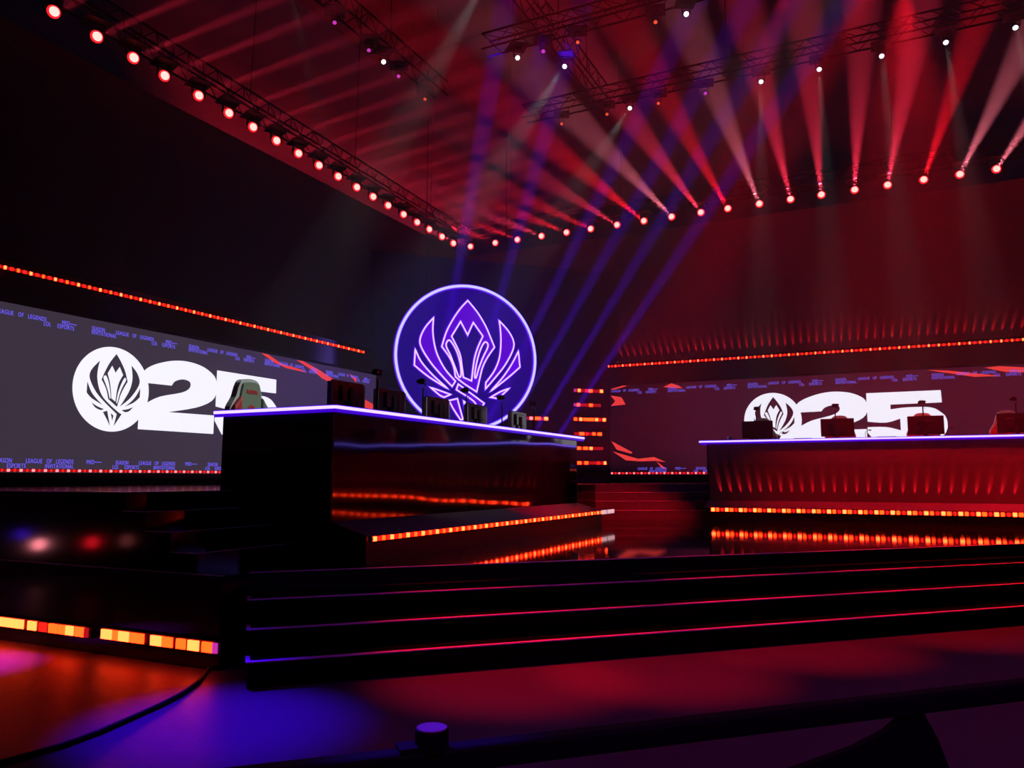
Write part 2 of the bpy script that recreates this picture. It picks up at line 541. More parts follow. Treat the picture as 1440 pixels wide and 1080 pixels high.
def caption(body, parent, x, y, width, h=0.075, m=None):
    m = m or E_text
    key = (body, m.name)
    if key not in TEXT:
        TEXT[key] = text_mesh(body, 1.0, m, None, 0, 0, 0)
    me = TEXT[key]
    xs = [v.co.x for v in me.vertices]
    ys = [v.co.y for v in me.vertices]
    o = bpy.data.objects.new('caption', me)
    C.objects.link(o)
    o.parent = parent
    sx = width / (max(xs) - min(xs))
    sy = h / max(0.3, (max(ys) - min(ys)))
    o.location = (x - min(xs) * sx, y, 0.006)
    o.scale = (sx, sy, 1)
    return o


TWO = smooth_closed([(0.0, 0.0), (1.88, 0.0), (1.88, 0.40), (0.69, 0.385), (1.38, 0.53), (1.80, 0.71), (1.93, 0.93), (1.93, 1.07), (1.84, 1.25), (1.60, 1.39), (1.34, 1.455), (1.08, 1.475),
                     (0.85, 1.46), (0.60, 1.41), (0.31, 1.31), (0.12, 1.20), (0.04, 1.10), (0.15, 0.92), (0.74, 0.93), (0.82, 1.03), (1.02, 1.09), (1.20, 1.05), (1.19, 0.92), (0.99, 0.81),
                     (0.47, 0.68), (0.17, 0.53), (0.0, 0.30)], (0, 1, 2, 3, 16, 17, 18, 25, 26), 3)
FIVE = smooth_closed([(-0.01, 0.60), (-0.01, 1.39), (1.81, 1.39), (1.82, 1.06), (0.58, 1.05), (0.58, 0.92), (0.78, 0.945), (0.98, 0.96), (1.25, 0.96), (1.48, 0.95), (1.65, 0.90), (1.76, 0.82),
                      (1.86, 0.72), (1.91, 0.60), (1.92, 0.46), (1.90, 0.32), (1.80, 0.17), (1.64, 0.06), (1.42, 0.0), (0.20, 0.0), (-0.02, 0.29), (-0.02, 0.45), (0.45, 0.44), (0.80, 0.34),
                      (0.80, 0.66), (0.45, 0.56)], (0, 1, 2, 3, 4, 5, 18, 19, 20, 21, 23, 24), 3)


def led_screen(name, label, loc, rot, x0, x1, ox, m_bg, top_caps, bot_caps, streaks, per):
    t = thing(name, label, 'screen', loc, rot)
    p = MB().box(x0, x1, 1.74, 4.56, -0.12, 0).build('display_panel', m_bg, t)
    fr = MB()
    fr.box(x0 - 0.04, x1 + 0.04, 4.56, 4.62, -0.14, 0.02)
    fr.box(x0 - 0.04, x0, 1.70, 4.56, -0.14, 0.02)
    fr.box(x1, x1 + 0.04, 1.70, 4.56, -0.14, 0.02)
    fr.box(x0 - 0.04, x1 + 0.04, 1.64, 1.74, -0.14, 0.02)
    fr.build('bezel', M_black, t)
    # the number: emblem disc, 2, 5
    dcx, dcy, dr = ox, 3.31, 0.80
    disc = MB().prism([(dcx + dr * math.cos(a * PI / 32), dcy + dr * math.sin(a * PI / 32)) for a in range(64)], 0.002, 0.006).build('emblem_disc', E_white, t)
    for k_ in DISC:
        z0 = 0.010 if k_ in ('heart', 'slot_a', 'slot_b') else 0.006
        m = E_white if k_ in ('heart', 'slot_a', 'slot_b') else m_bg
        MB().prism(shape(DISC, k_, dr, dcx, dcy), z0, z0 + 0.004).build('emblem_' + k_.split('_')[0], m, disc)
    MB().prism([(ox + 0.60 + x, 2.59 + y) for x, y in TWO], 0.002, 0.007).build('digit_two', E_white, t)
    MB().prism([(ox + 2.52 + x, 2.59 + y) for x, y in FIVE], 0.002, 0.007).build('digit_five', E_white, t)
    for (body, x, y, w) in top_caps + bot_caps:
        if x > x0 and x + w < x1:
            if body == 'MID----':
                caption('MID', t, x, y, w * 0.5)
                MB().box(x + w * 0.54, x + w, y + 0.03, y + 0.042, 0.001, 0.008).build('caption_dash', E_text, t)
            else:
                caption(body, t, x, y, w)
    for s in streaks:
        MB().prism(s, 0.001, 0.0035).build('light_streak', E_streak, t)
    return t


def cap_rows(first, n, per, z1, z2, q=1.0):
    out = []
    for i in range(n):
        b = first + per * i
        out += [('LEAGUE', b, z1, 0.28 * q), ('OF', b + 0.36 * q, z1, 0.09 * q), ('LEGENDS', b + 0.53 * q, z1, 0.32 * q), ('LOL', b + 0.81 * q, z2, 0.13 * q), ('MID----', b + 1.14 * q, z1, 0.28 * q), ('ESPORTS', b + 1.06 * q, z2, 0.31 * q),
                ('SEASON', b + 1.72 * q, z1, 0.26 * q), ('INVITATIONAL', b + 1.72 * q, z2, 0.51 * q)]
    return out


def cap_rows_b(first, n, per, z1, z2, q=1.0):
    out = []
    for i in range(n):
        b = first + per * i
        out += [('LEAGUE', b, z1, 0.28 * q), ('OF', b + 0.36 * q, z1, 0.09 * q), ('LEGENDS', b + 0.53 * q, z1, 0.32 * q), ('INVITATIONAL', b + 0.34 * q, z2, 0.52 * q), ('MID----', b + 1.11 * q, z1, 0.30 * q),
                ('SEASON', b + 1.70 * q, z1, 0.27 * q), ('LOL', b + 1.64 * q, z2, 0.13 * q), ('ESPORTS', b + 1.90 * q, z2, 0.31 * q)]
    return out


M_scrL = screen_mat('screen_backdrop_grey', (0.042, 0.031, 0.050), (0.040, 0.022, 0.075), 11.5, 15.0, 'X')
M_scrR = screen_mat('screen_backdrop_haze_tint', (0.003, 0.001, 0.004), (0.050, 0.004, 0.016), -7.9, -4.6, 'X')  # red tint of the lit haze is put into the screen picture
L_streaks = [[(13.68, 4.55), (13.9, 4.55), (14.36, 4.39), (15.09, 4.33), (15.3, 4.28), (14.53, 4.30), (14.09, 4.39)],
             [(14.88, 4.55), (15.14, 4.55), (15.69, 4.42), (16.36, 4.22), (16.35, 4.10), (15.88, 4.2), (15.5, 4.36)],
             [(16.98, 4.46), (17.3, 4.36), (17.3, 4.24)],
             [(17.55, 3.86), (18.17, 3.70), (18.18, 3.56), (17.69, 3.59)], [(16.9, 3.45), (17.6, 3.3), (18.1, 3.05), (17.7, 3.0)]]
R_streaks = [[(-8.05, 4.46), (-7.64, 4.56), (-7.49, 4.54), (-7.96, 4.44)], [(-8.06, 4.26), (-7.7, 4.19), (-7.56, 3.95), (-8.06, 3.92), (-7.97, 4.0), (-7.91, 4.08)],
             [(-6.35, 4.44), (-6.09, 4.55), (-5.85, 4.46), (-5.74, 4.37)], [(-8.06, 2.81), (-7.36, 2.44), (-7.41, 2.40), (-7.88, 2.53)],
             [(-8.02, 2.48), (-7.19, 2.24), (-6.68, 2.29), (-6.32, 2.13), (-6.62, 2.17), (-7.13, 2.16), (-7.59, 2.20)], [(-6.62, 2.17), (-6.3, 1.91), (-6.46, 1.96)],
             [(0.89, 4.54), (1.42, 4.49), (2.59, 4.28), (1.99, 4.29)], [(2.23, 4.52), (2.56, 4.54), (3.4, 4.44), (3.6, 4.30), (2.69, 4.38)]]
for l_ in (L_streaks, R_streaks):
    for i_, s_ in enumerate(l_):
        area = sum(s_[i][0] * s_[(i + 1) % len(s_)][1] - s_[(i + 1) % len(s_)][0] * s_[i][1] for i in range(len(s_)))
        if area < 0:
            l_[i_] = list(reversed(s_))
led_screen('led_screen', 'grey LED screen with large white number 25 along the side wall', (WX, 0, 0), (PI / 2, 0, PI / 2), 4.2, 18.2, 9.87, M_scrL,
           cap_rows(5.44, 6, 2.215, 4.36, 4.285), cap_rows_b(6.12, 6, 2.21, 1.90, 1.815), L_streaks, 2.2)
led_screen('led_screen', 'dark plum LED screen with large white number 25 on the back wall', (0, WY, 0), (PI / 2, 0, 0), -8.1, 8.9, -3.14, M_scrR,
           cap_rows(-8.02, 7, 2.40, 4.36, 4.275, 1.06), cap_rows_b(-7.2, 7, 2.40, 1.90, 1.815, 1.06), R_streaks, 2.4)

# ------------------------------------------------------------------ LED strips: a dark channel with single pixels
def px_mesh(name, w, h, d, m):
    me = MB().box(-w / 2, w / 2, -d, 0, -h / 2, h / 2).mesh(name)
    me.materials.append(m)
    return me


def led_strip(label, p0, p1, pitch, size, pattern, facing, ch=0.075, group=None, cat='light strip', name='led_strip', end_cap=None):
    """pixels along p0-p1, looking along 'facing' (a world direction); pattern: list of materials cycled; every other gap glows dim red"""
    p0, p1 = Vector(p0), Vector(p1)
    L = (p1 - p0).length
    ux = (p1 - p0).normalized()
    fz = Vector(facing).normalized()
    # local frame: x along the strip, -y outwards, z up
    rz = math.atan2(ux.y, ux.x)
    t = thing(name, label, cat, p0, (0, 0, rz), group)
    MB().box(0, L, 0, 0.05, -ch / 2, ch / 2).build('channel', M_black, t)
    MB().box(0.01, L - 0.01, -0.006, 0, -size * 0.42, size * 0.42).build('diffuser', E_ld, t)
    n = int(L / pitch)
    cache = {}
    for i in range(n):
        m, wf = pattern[i % len(pattern)]
        if m is None:
            continue
        key = (m.name, wf)
        if key not in cache:
            cache[key] = px_mesh('led', size * wf, size, 0.02, m)
        inst('led', cache[key], t, ((i + 0.5) * pitch, 0, 0))
    return t


# which side is "outwards": local -y.  Strips along +Y need outward +X  (local -y -> +X when rotated +90)
fine = [(E_lr, 1.0), (E_ly, 0.7), (E_lr, 1.0), (E_lh, 0.7)]
led_strip('thin red LED strip high on the side wall above the grey screen', (WX - 0.08, 3.0, 5.16), (WX - 0.08, 17.75, 5.16), 0.11, 0.055, fine, (1, 0, 0))
led_strip('thin red LED strip high on the back wall above the plum screen', (-8.2, WY + 0.08, 5.21), (8.0, WY + 0.08, 5.21), 0.12, 0.06, [(E_lh, 0.6), (E_lr, 0.9), (E_ly, 0.6), (E_lr, 0.9), (E_lh, 0.6), (E_lr, 0.9)], (0, -1, 0))
led_strip('dotted red LED strip along the bottom of the grey screen', (WX + 0.02, 4.2, 1.775), (WX + 0.02, 18.1, 1.775), 0.105, 0.042, [(E_lp, 1.0), (E_lr, 0.5)], (1, 0, 0), 0.05)
led_strip('dotted red LED strip along the bottom of the plum screen', (-8.1, WY - 0.02, 1.795), (6.0, WY - 0.02, 1.795), 0.12, 0.05, [(E_lp, 0.9), (E_lr, 0.5)], (0, -1, 0), 0.05)

# ------------------------------------------------------------------ desks
DZ = 2.40


def desk(label, loc, rz, length, over, depth, m_front, cat='desk'):
    """local x runs along the front, -y is the stage side"""
    t = thing('gaming_desk', label, cat, loc, (0, 0, rz))
    # front fascia with outward ledge at the foot, in profile (y, z)
    prof = [(0.0, DZ - 0.05), (0.0, 1.20), (-0.46, 1.07), (-0.46, 0.985), (-0.46, ZS), (depth - 0.1, ZS), (depth - 0.1, DZ - 0.05)]
    n = 24
    fa = MB()
    for q in range(9):                      # a sheet that bows in a little towards its foot
        h = 1.15 * q / 8
        fa.v += [(x, 0.007 * h + 0.0039 * h * h, DZ - 0.05 - h) for x in (0.03, length - 0.03)]
        if q:
            fa.f.append((2 * q - 2, 2 * q, 2 * q + 1, 2 * q - 1))
    fa.build('fascia', m_front, t, smooth=True)
    ml = MB()
    ml.add([(0.03, 0, 1.2), (length - 0.03, 0, 1.2), (length - 0.03, -0.46, 1.07), (0.03, -0.46, 1.07)], [(0, 3, 2, 1)])
    ml.build('ledge', M_satin, t)
    MB().add([(0.03, -0.46, 1.07), (length - 0.03, -0.46, 1.07), (length - 0.03, -0.46, ZS), (0.03, -0.46, ZS)], [(0, 3, 2, 1)]).build('kickboard', M_black, t)
    for x0 in (0.0, length - 0.03):
        sp = MB()
        sp.add([(x0, y, z) for y, z in prof] + [(x0 + 0.03, y, z) for y, z in prof],
               [tuple(range(7)), tuple(reversed(range(7, 14)))] + [(i, i + 7, (i + 1) % 7 + 7, (i + 1) % 7) for i in range(7)])
        sp.build('side_panel', M_black, t)
    MB().box(0.03, length - 0.03, 0.50, 0.53, ZS + 0.75, DZ - 0.05).build('modesty_panel', M_black, t)
    MB().box(-over[0], length + over[1], -0.05, depth, DZ - 0.05, DZ).build('top', M_desktop, t)
    # lit edge: white core between two violet strips that glow as its halo, along the front and both ends
    for (a, b) in (((-over[0], -0.05), (length + over[1], -0.05)), ((-over[0], depth), (-over[0], -0.05)), ((length + over[1], -0.05), (length + over[1], depth))):
        dx, dy = b[0] - a[0], b[1] - a[1]
        L = math.hypot(dx, dy)
        rot = math.atan2(dy, dx)
        e = MB().box(0, L, -0.022, 0, -0.016, 0.016).build('edge_light', E_edge, t, loc=(a[0], a[1], DZ - 0.018), rot=(0, 0, rot))
        MB().box(0, L, -0.012, 0, -0.052, -0.016).box(0, L, -0.012, 0, 0.016, 0.026).build('edge_halo', E_edgeb, e)
    return t


LD = desk('long black gaming desk with mirror-glossy front and glowing edge, near the camera', (-5.25, 6.50, 0), PI / 2, 7.0, (0.03, 0.2), 1.65, M_fascia)
RD = desk('long red-lit gaming desk with glowing edge before the plum screen', (-3.45, 16.15, 0), 0, 9.6, (0.12, 0.1), 1.65, M_satin)
chunky = [(E_lh, 1.0), (E_ly, 0.8), (E_lr, 0.7), (E_lh, 0.9), (E_ly, 1.0), (E_lr, 0.5)]
led_strip('red LED strip along the foot of the near desk', (-4.765, 6.56, 1.04), (-4.765, 13.4, 1.04), 0.075, 0.045, [(E_lh, 1.0), (E_lr, 0.6), (E_ly, 0.9), (E_lr, 0.6)], (1, 0, 0), 0.06)
led_strip('amber LED strip along the foot of the red-lit desk', (-3.30, 15.665, 1.035), (5.9, 15.665, 1.035), 0.088, 0.066, chunky, (0, -1, 0), 0.09)
wc = thing('strip_glare', 'short added pale cover over the far end of the near desk LED strip', 'glare', (-4.74, 13.4, 1.04), (0, 0, PI / 2))
MB().box(0, 0.62, -0.012, 0.02, -0.035, 0.035).build('glare_sleeve', emit('reflection_glow', (1, 0.55, 0.62), 0.8), wc)  # glowing sleeve paints in a pale reflection on the strip
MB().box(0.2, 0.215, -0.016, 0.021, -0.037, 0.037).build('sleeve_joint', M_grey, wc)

# light from the strip on the red desk's front, one narrow lamp every few pixels
for i in range(42):
    x = -3.15 + 0.19 * i
    spot((x, 16.115, 1.205), (x + 0.005 * (i - 12), 16.158, 1.50), 60, RED, 15, 0.9, 0.006)
# the strip high on the back wall grazes the cladding above it
for i in range(58):
    x = -8.1 + 0.215 * i
    spot((x, WY + 0.30, 5.33), (x + 0.006 * (i - 29), WY + 0.35, 5.75), 110, RED, 14, 0.9, 0.006)

# front LED pixel bars on the platform face
def pixel_bar(label, loc, rz, cells, h, name='led_pixel_bar', depth=0.05, glow=True, group=None):
    t = thing(name, label, 'light bar', loc, (0, 0, rz), group)
    L = max(a + w for a, w, m in cells)
    MB().box(-0.03, L + 0.03, 0, depth, -h * 0.62, h * 0.62).build('housing', M_black, t)
    MB().box(0, L, -0.006, 0, -h * 0.5, h * 0.5).build('diffuser', E_ld if glow else M_black, t)
    for a, w, m in cells:
        MB().box(a, a + w, -0.018, 0, -h / 2, h / 2).build('led_cell', m, t)
    return t


pixel_bar('big orange LED cells on the platform front, bar at the frame edge', (-9.4, 5.10, 0.195), 0,
          [(0.0, 0.5, E_ly), (0.55, 0.4, E_lh), (1.0, 0.33, E_lh), (1.345, 0.145, E_lh), (1.56, 0.13, E_lh), (1.74, 0.11, E_lr), (1.885, 0.125, E_ly), (2.03, 0.11, E_ly), (2.14, 0.11, E_lh), (2.275, 0.13, E_ly), (2.41, 0.05, E_ld)], 0.085, glow=False)
pixel_bar('big orange LED cells on the platform front, bar ending beside the front stairs', (-6.75, 5.10, 0.205), 0,
          [(0.0, 0.14, E_lh), (0.157, 0.075, E_ly), (0.237, 0.135, E_lh), (0.385, 0.185, E_ly), (0.66, 0.145, E_lh), (0.805, 0.13, E_ly), (0.984, 0.11, E_ly), (1.125, 0.13, E_lh), (1.295, 0.12, E_ly), (1.42, 0.05, E_lm)], 0.085, glow=False)

# LED bars in the corner, between emblem and plum screen
rows = [(4.36, [(0.02, 0.06, E_lm), (0.14, 0.09, E_lh), (0.28, 0.05, E_ld), (0.40, 0.05, E_lr), (0.50, 0.14, E_ly), (0.72, 0.12, E_ld), (0.90, 0.10, E_lh)]),
        (3.91, [(0.0, 0.06, E_lm), (0.10, 0.10, E_ly), (0.42, 0.07, E_ld), (0.52, 0.12, E_ly), (0.72, 0.06, E_ld), (0.86, 0.06, E_ld)]),
        (3.46, [(0.0, 0.10, E_ly), (0.18, 0.10, E_lh), (0.32, 0.36, E_ly), (0.72, 0.10, E_lh), (0.86, 0.05, E_lr), (0.98, 0.10, E_lh)]),
        (3.01, [(0.18, 0.16, E_ly), (0.40, 0.07, E_lr), (0.62, 0.10, E_ly), (0.80, 0.14, E_ly)]),
        (2.56, [(0.06, 0.16, E_ly), (0.30, 0.16, E_ly), (0.52, 0.10, E_lh), (0.78, 0.20, E_ld)]),
        (2.11, [(0.10, 0.13, E_ly), (0.34, 0.12, E_ly), (0.60, 0.06, E_ld), (0.76, 0.10, E_lr), (1.0, 0.08, E_lh)])]
for i, (z, cells) in enumerate(rows):
    x, y = (9.76 - 31.55) / S2, (9.76 + 31.55) / S2
    s_, kk = 9.70, -31.5
    x, y = (s_ / S2) + kk / 2, (s_ / S2) - kk / 2
    pixel_bar('short orange LED bar beside the plum screen, %s from the top' % ORD[i], (x, y, z), PI / 4, cells, 0.095, group='stacked corner LED bars')
s_ = 8.05
pixel_bar('short orange LED bar beside the neon emblem, over the near desk end', (s_ / S2 + kk / 2, s_ / S2 - kk / 2, 3.45), PI / 4,
          [(0.0, 0.10, E_lm), (0.18, 0.10, E_lp), (0.36, 0.18, E_ly), (0.66, 0.12, E_lh)], 0.095)

# ------------------------------------------------------------------ neon emblem sign
s_, kk = 5.95, -30.0
sx, sy = s_ / S2 + kk / 2, s_ / S2 - kk / 2
sg = thing('neon_sign', 'large round violet neon emblem of a winged hood hanging in the stage corner', 'neon sign', (sx, sy, 5.06), (PI / 2, 0, PI / 4))
RS = 2.05
circ = [(RS * math.cos(a * PI / 48), RS * math.sin(a * PI / 48)) for a in range(96)]
MB().prism([(x * 0.995, y * 0.995) for x, y in circ], -0.10, -0.04).build('back_disc', E_disc, sg)
rg = MB().loop_tube([(x, y, 0) for x, y in circ], 0.068, 8).build('ring_halo', E_halo, sg, smooth=True)
MB().loop_tube([(x, y, 0.045) for x, y in circ], 0.042, 6).build('ring_tube', E_ring, rg, smooth=True)
names = {'hood': 'hood', 'heart': 'heart', 'slot_a': 'slot', 'slot_b': 'slot', 'wing_a': 'wing', 'wing_b': 'wing', 'wing_c': 'wing', 'wing_d': 'wing',
         'feather_a': 'feather', 'feather_b': 'feather', 'ribbon': 'ribbon', 'tail_a': 'tail', 'tail_b': 'tail'}
for k_, nm in names.items():
    pts = shape(SIGN, k_, RS)
    hole = nm in ('heart', 'slot')
    pn = MB().prism(pts, -0.03 if not hole else -0.012, -0.015 if not hole else 0.0).build(nm + '_panel', E_disc if hole else E_fill, sg)
    MB().loop_tube([(x, y, 0.0) for x, y in pts], 0.042, 6).build('neon_halo', E_halo, pn)
    MB().loop_tube([(x, y, 0.026) for x, y in pts], 0.026, 6).build('neon_tube', E_neon, pn)
hg = MB()
for dx in (-1.2, 1.2):
    hg.tube([(dx, math.sqrt(RS * RS - 1.44) - 0.05, -0.07), (dx, 6.9, -0.07)], 0.012, 6)
hg.build('hanging_wires', M_truss, sg)

# ------------------------------------------------------------------ things on and behind the desks
# chair: local -y is the front
def arc_prism(mb, poly, y0, y1):
    """poly in (x, z), extruded along y"""
    n = len(poly)
    tmp = MB().prism(poly, 0, 1)
    mb.add([(x, y0 + (y1 - y0) * (1 - z), yy) for x, yy, z in tmp.v], tmp.f)
    return mb


def make_chair():
    t = thing('gaming_chair', 'chair', 'chair')
    back = smooth_closed([(-0.21, 0.50), (0.21, 0.50), (0.26, 0.66), (0.30, 0.88), (0.295, 0.98), (0.22, 1.10), (0.185, 1.21), (0.13, 1.31), (0.0, 1.335), (-0.13, 1.31), (-0.185, 1.21), (-0.22, 1.10), (-0.295, 0.98), (-0.30, 0.88), (-0.26, 0.66)], (0, 1), 3)
    b = arc_prism(MB(), back, 0.20, 0.29).build('backrest', M_chairw, t, bevel=0.03)
    inner = smooth_closed([(-0.15, 0.55), (0.15, 0.55), (0.16, 0.80), (0.165, 1.05), (0.145, 1.20), (0.10, 1.285), (-0.10, 1.285), (-0.145, 1.20), (-0.165, 1.05), (-0.16, 0.80)], (0, 1), 3)
    arc_prism(MB(), inner, 0.165, 0.21).build('back_cushion', M_chair, b, bevel=0.015)
    for s in (-1, 1):
        wg = [(s * 0.16, 0.62), (s * 0.25, 0.66), (s * 0.295, 0.88), (s * 0.285, 0.98), (s * 0.17, 1.12)]
        if s < 0:
            wg = list(reversed(wg))
        arc_prism(MB(), wg, 0.135, 0.20).build('side_bolster', M_chair if s > 0 else M_chairr, b, bevel=0.02)
    MB().box(-0.26, 0.26, -0.26, 0.24, 0.40, 0.50).build('seat', M_chair, t, bevel=0.04)
    for s in (-1, 1):
        a = MB().box(s * 0.33 - 0.04, s * 0.33 + 0.04, -0.16, 0.12, 0.66, 0.69).build('armrest', M_black, t, bevel=0.012)
        MB().box(s * 0.33 - 0.02, s * 0.33 + 0.02, -0.04, 0.02, 0.42, 0.66).build('arm_post', M_black, a)
    MB().tube([(0, 0, 0.08), (0, 0, 0.42)], 0.03, 10).build('gas_column', M_black, t)
    for q in range(5):
        an = q * 2 * PI / 5 + PI / 2
        l = MB().tube([(0, 0, 0.10), (0.31 * math.cos(an), 0.31 * math.sin(an), 0.075)], 0.025, 6, radii=[0.032, 0.018]).build('leg', M_black, t)
        MB().tube([(0.31 * math.cos(an) - 0.02 * math.sin(an), 0.31 * math.sin(an) + 0.02 * math.cos(an), 0.03), (0.31 * math.cos(an) + 0.02 * math.sin(an), 0.31 * math.sin(an) - 0.02 * math.cos(an), 0.03)], 0.03, 10).build('caster', M_black, l)
    # print on the backrest: red lettering bar at the top, red round badge, three-pointed star on the wing
    lt = MB()
    for a, w in ((-0.085, 0.045), (-0.03, 0.03), (0.01, 0.02), (0.04, 0.05)):
        arc_prism(lt, [(a, 1.155), (a + w, 1.15), (a + w, 1.19), (a, 1.20)], 0.160, 0.1655)
    lt.build('red_lettering', M_chairr, b)
    arc_prism(MB(), [(0.065 * math.cos(q * PI / 8), 0.95 + 0.065 * math.sin(q * PI / 8)) for q in range(16)], 0.160, 0.1655).build('red_badge', M_chairr, b)
    sm = MB()
    rg_ = [(0.232 + 0.045 * math.cos(q * PI / 10), 0.955 + 0.045 * math.sin(q * PI / 10)) for q in range(20)]
    ri_ = [(0.232 + 0.036 * math.cos(q * PI / 10), 0.955 + 0.036 * math.sin(q * PI / 10)) for q in range(20)]
    sm.add([(x, 0.131, z) for x, z in rg_] + [(x, 0.131, z) for x, z in ri_], [(i, (i + 1) % 20, (i + 1) % 20 + 20, i + 20) for i in range(20)])
    for q in range(3):
        an = PI / 2 + q * 2 * PI / 3
        c, s = math.cos(an), math.sin(an)
        sm.add([(0.232 + 0.04 * c, 0.131, 0.955 + 0.04 * s), (0.232 - 0.009 * s, 0.131, 0.955 + 0.009 * c), (0.232 + 0.009 * s, 0.131, 0.955 - 0.009 * c)], [(0, 1, 2)])
    sm.build('star_badge', M_white, b)
    return t


chair0 = make_chair()
first = [True]


def place(proto, flag, loc, rz, label, group):
    o = proto if flag[0] else copy_tree(proto)
    flag[0] = False
    o.location = loc
    o.rotation_euler = (0, 0, rz)
    tag(o, label, None, group)
    return o


YL = [7.10, 8.85, 10.02, 11.38, 12.7]
lab = ['sage green gaming chair in plain view at the near end of the black desk', 'gaming chair behind the second monitor of the near desk', 'gaming chair behind the middle monitor of the near desk',
       'gaming chair behind the fourth monitor of the near desk', 'gaming chair behind the last monitor, at the far end of the near desk']
for y, l in zip(YL, lab):
    place(chair0, first, (-6.81, y, ZP), PI / 2, l, 'gaming chairs at the near desk')
XR = [-2.60, -1.02, 0.54, 2.0]
lab = ['gaming chair before the emblem disc of the plum screen', 'gaming chair before the white digit two of the plum screen', 'gaming chair before the white digit five of the plum screen', 'gaming chair at the frame edge, past the white digit five']
for x, l in zip(XR, lab):
    place(chair0, first, (x, 17.74, ZP), 0, l, 'gaming chairs at the opposite desk').scale = (1, 1, 1.09)


def make_monitor(m, w=0.61, h=0.35):
    t = thing('monitor', 'monitor', 'monitor')
    sc = MB().box(-w / 2, w / 2, 0.0, 0.035, 0.06, 0.06 + h).build('screen_shell', m, t, bevel=0.008)
    MB().box(-w / 2 + 0.01, w / 2 - 0.01, 0.035, 0.038, 0.07, 0.05 + h).build('display', M_black, sc)
    MB().box(-0.16, 0.16, -0.03, 0.0, 0.13, 0.32).build('back_bulge', m, sc, bevel=0.01)
    if m is not M_black:
        for sx_ in (-1, 1):
            MB().box(sx_ * (w / 2 + 0.012) - 0.014, sx_ * (w / 2 + 0.012) + 0.014, 0.0, 0.06, 0.03, 0.04 + h).build('side_trim', M_trim, sc)
    MB().box(-0.03, 0.03, -0.05, -0.028, 0.01, 0.28).build('stand_neck', M_metal, t)
    MB().box(-0.12, 0.12, -0.11, 0.06, 0.0, 0.012).build('stand_foot', M_metal, t)
    return t


mon_l, mon_r = make_monitor(M_gblack, 0.58, 0.31), make_monitor(M_black)
fl, fr_ = [True], [True]
for i, y in enumerate((7.36, 8.24, 9.37, 10.52, 12.0)):
    place(mon_l, fl, (-5.72, y, DZ), PI / 2, 'monitor seen from behind on the near desk, %s from its near corner' % ORD[i], 'monitors on the near desk')
for i, x in enumerate((-2.51, -0.99, 0.55, 2.0)):
    place(mon_r, fr_, (x, 16.62, DZ), 0, ['dark monitor back before the emblem disc on the opposite desk', 'dark monitor back before the white digit two on the opposite desk', 'dark monitor back before the white digit five on the opposite desk', 'dark monitor back at the frame edge on the opposite desk'][i], 'monitors on the opposite desk')


def make_camera_arm(h):
    t = thing('player_camera', 'camera', 'camera')
    MB().lathe([(0.05, 0.0), (0.05, 0.012), (0.014, 0.02)], 12).build('clamp_base', M_metal, t)
    MB().tube([(0, 0, 0.015), (0, 0, h)], 0.011, 8).build('post', M_metal, t)
    MB().tube([(0, 0, h), (0.05, -0.03, h + 0.05), (0.02, 0.02, h + 0.11)], 0.008, 6).build('swivel_arm', M_silver, t)
    b = MB().box(-0.04, 0.07, -0.02, 0.05, h + 0.05, h + 0.12).build('camera_body', M_black, t, bevel=0.008)
    MB().tube([(0.015, 0.05, h + 0.085), (0.015, 0.085, h + 0.085)], 0.025, 10).build('lens_barrel', M_metal, b)
    for dz, dx in ((0.02, 0.03), (0.065, -0.045), (-0.03, 0.0), (0.10, 0.06)):
        MB().box(dx - 0.008, dx + 0.014, -0.035, -0.02, h + dz, h + dz + 0.011).build('adjusting_knob', M_silver, t)
    return t


ca, cb = make_camera_arm(0.42), make_camera_arm(0.56)
fa_, fb_ = [True], [True]
for i, y in enumerate((7.62, 8.62, 9.78, 10.92, 12.15)):
    place(ca, fa_, (-5.5, y, DZ), PI / 2 + 0.4 * i, 'small player camera on a thin post, %s along the near desk' % ORD[i], 'player cameras on the near desk')
for i, x in enumerate((-2.48, -1.0, 0.51, 1.97)):
    place(cb, fb_, (x, 16.35, DZ), 0.5 * i, ['small player camera on a post before the emblem disc', 'small player camera on a post before the white digit two', 'small player camera on a post before the white digit five', 'small player camera on a post at the frame edge, opposite desk'][i], 'player cameras on the opposite desk')


def make_gooseneck():
    t = thing('gooseneck_lamp', 'lamp', 'lamp')
    MB().lathe([(0.03, 0), (0.03, 0.01), (0.008, 0.016)], 10).build('foot', M_metal, t)
    MB().tube([(0, 0, 0.01), (-0.005, 0, 0.07), (0.0, 0, 0.12), (0.03, 0, 0.15), (0.07, 0, 0.155)], 0.005, 6).build('neck', M_metal, t)
    MB().tube([(0.06, 0, 0.155), (0.10, 0, 0.148)], 0.012, 8).build('head_capsule', M_black, t)
    return t


g0 = make_gooseneck()
fg = [True]
for i, x in enumerate((-2.05, -0.48, 0.88)):
    place(g0, fg, (x, 16.35, DZ), 0, ['tiny gooseneck microphone between emblem disc and white digit two, on the opposite desk', 'tiny gooseneck microphone under the white digit two tail on the opposite desk', 'tiny gooseneck microphone beside the monitor before the white digit five'][i], 'gooseneck microphones')
    if i == 0:
        g0.name = 'gooseneck_microphone'
        g0['category'] = 'microphone'
for o in list(C.objects):
    if o.name.startswith('gooseneck_lamp'):
        o.name = 'gooseneck_microphone'
        o['category'] = 'microphone'


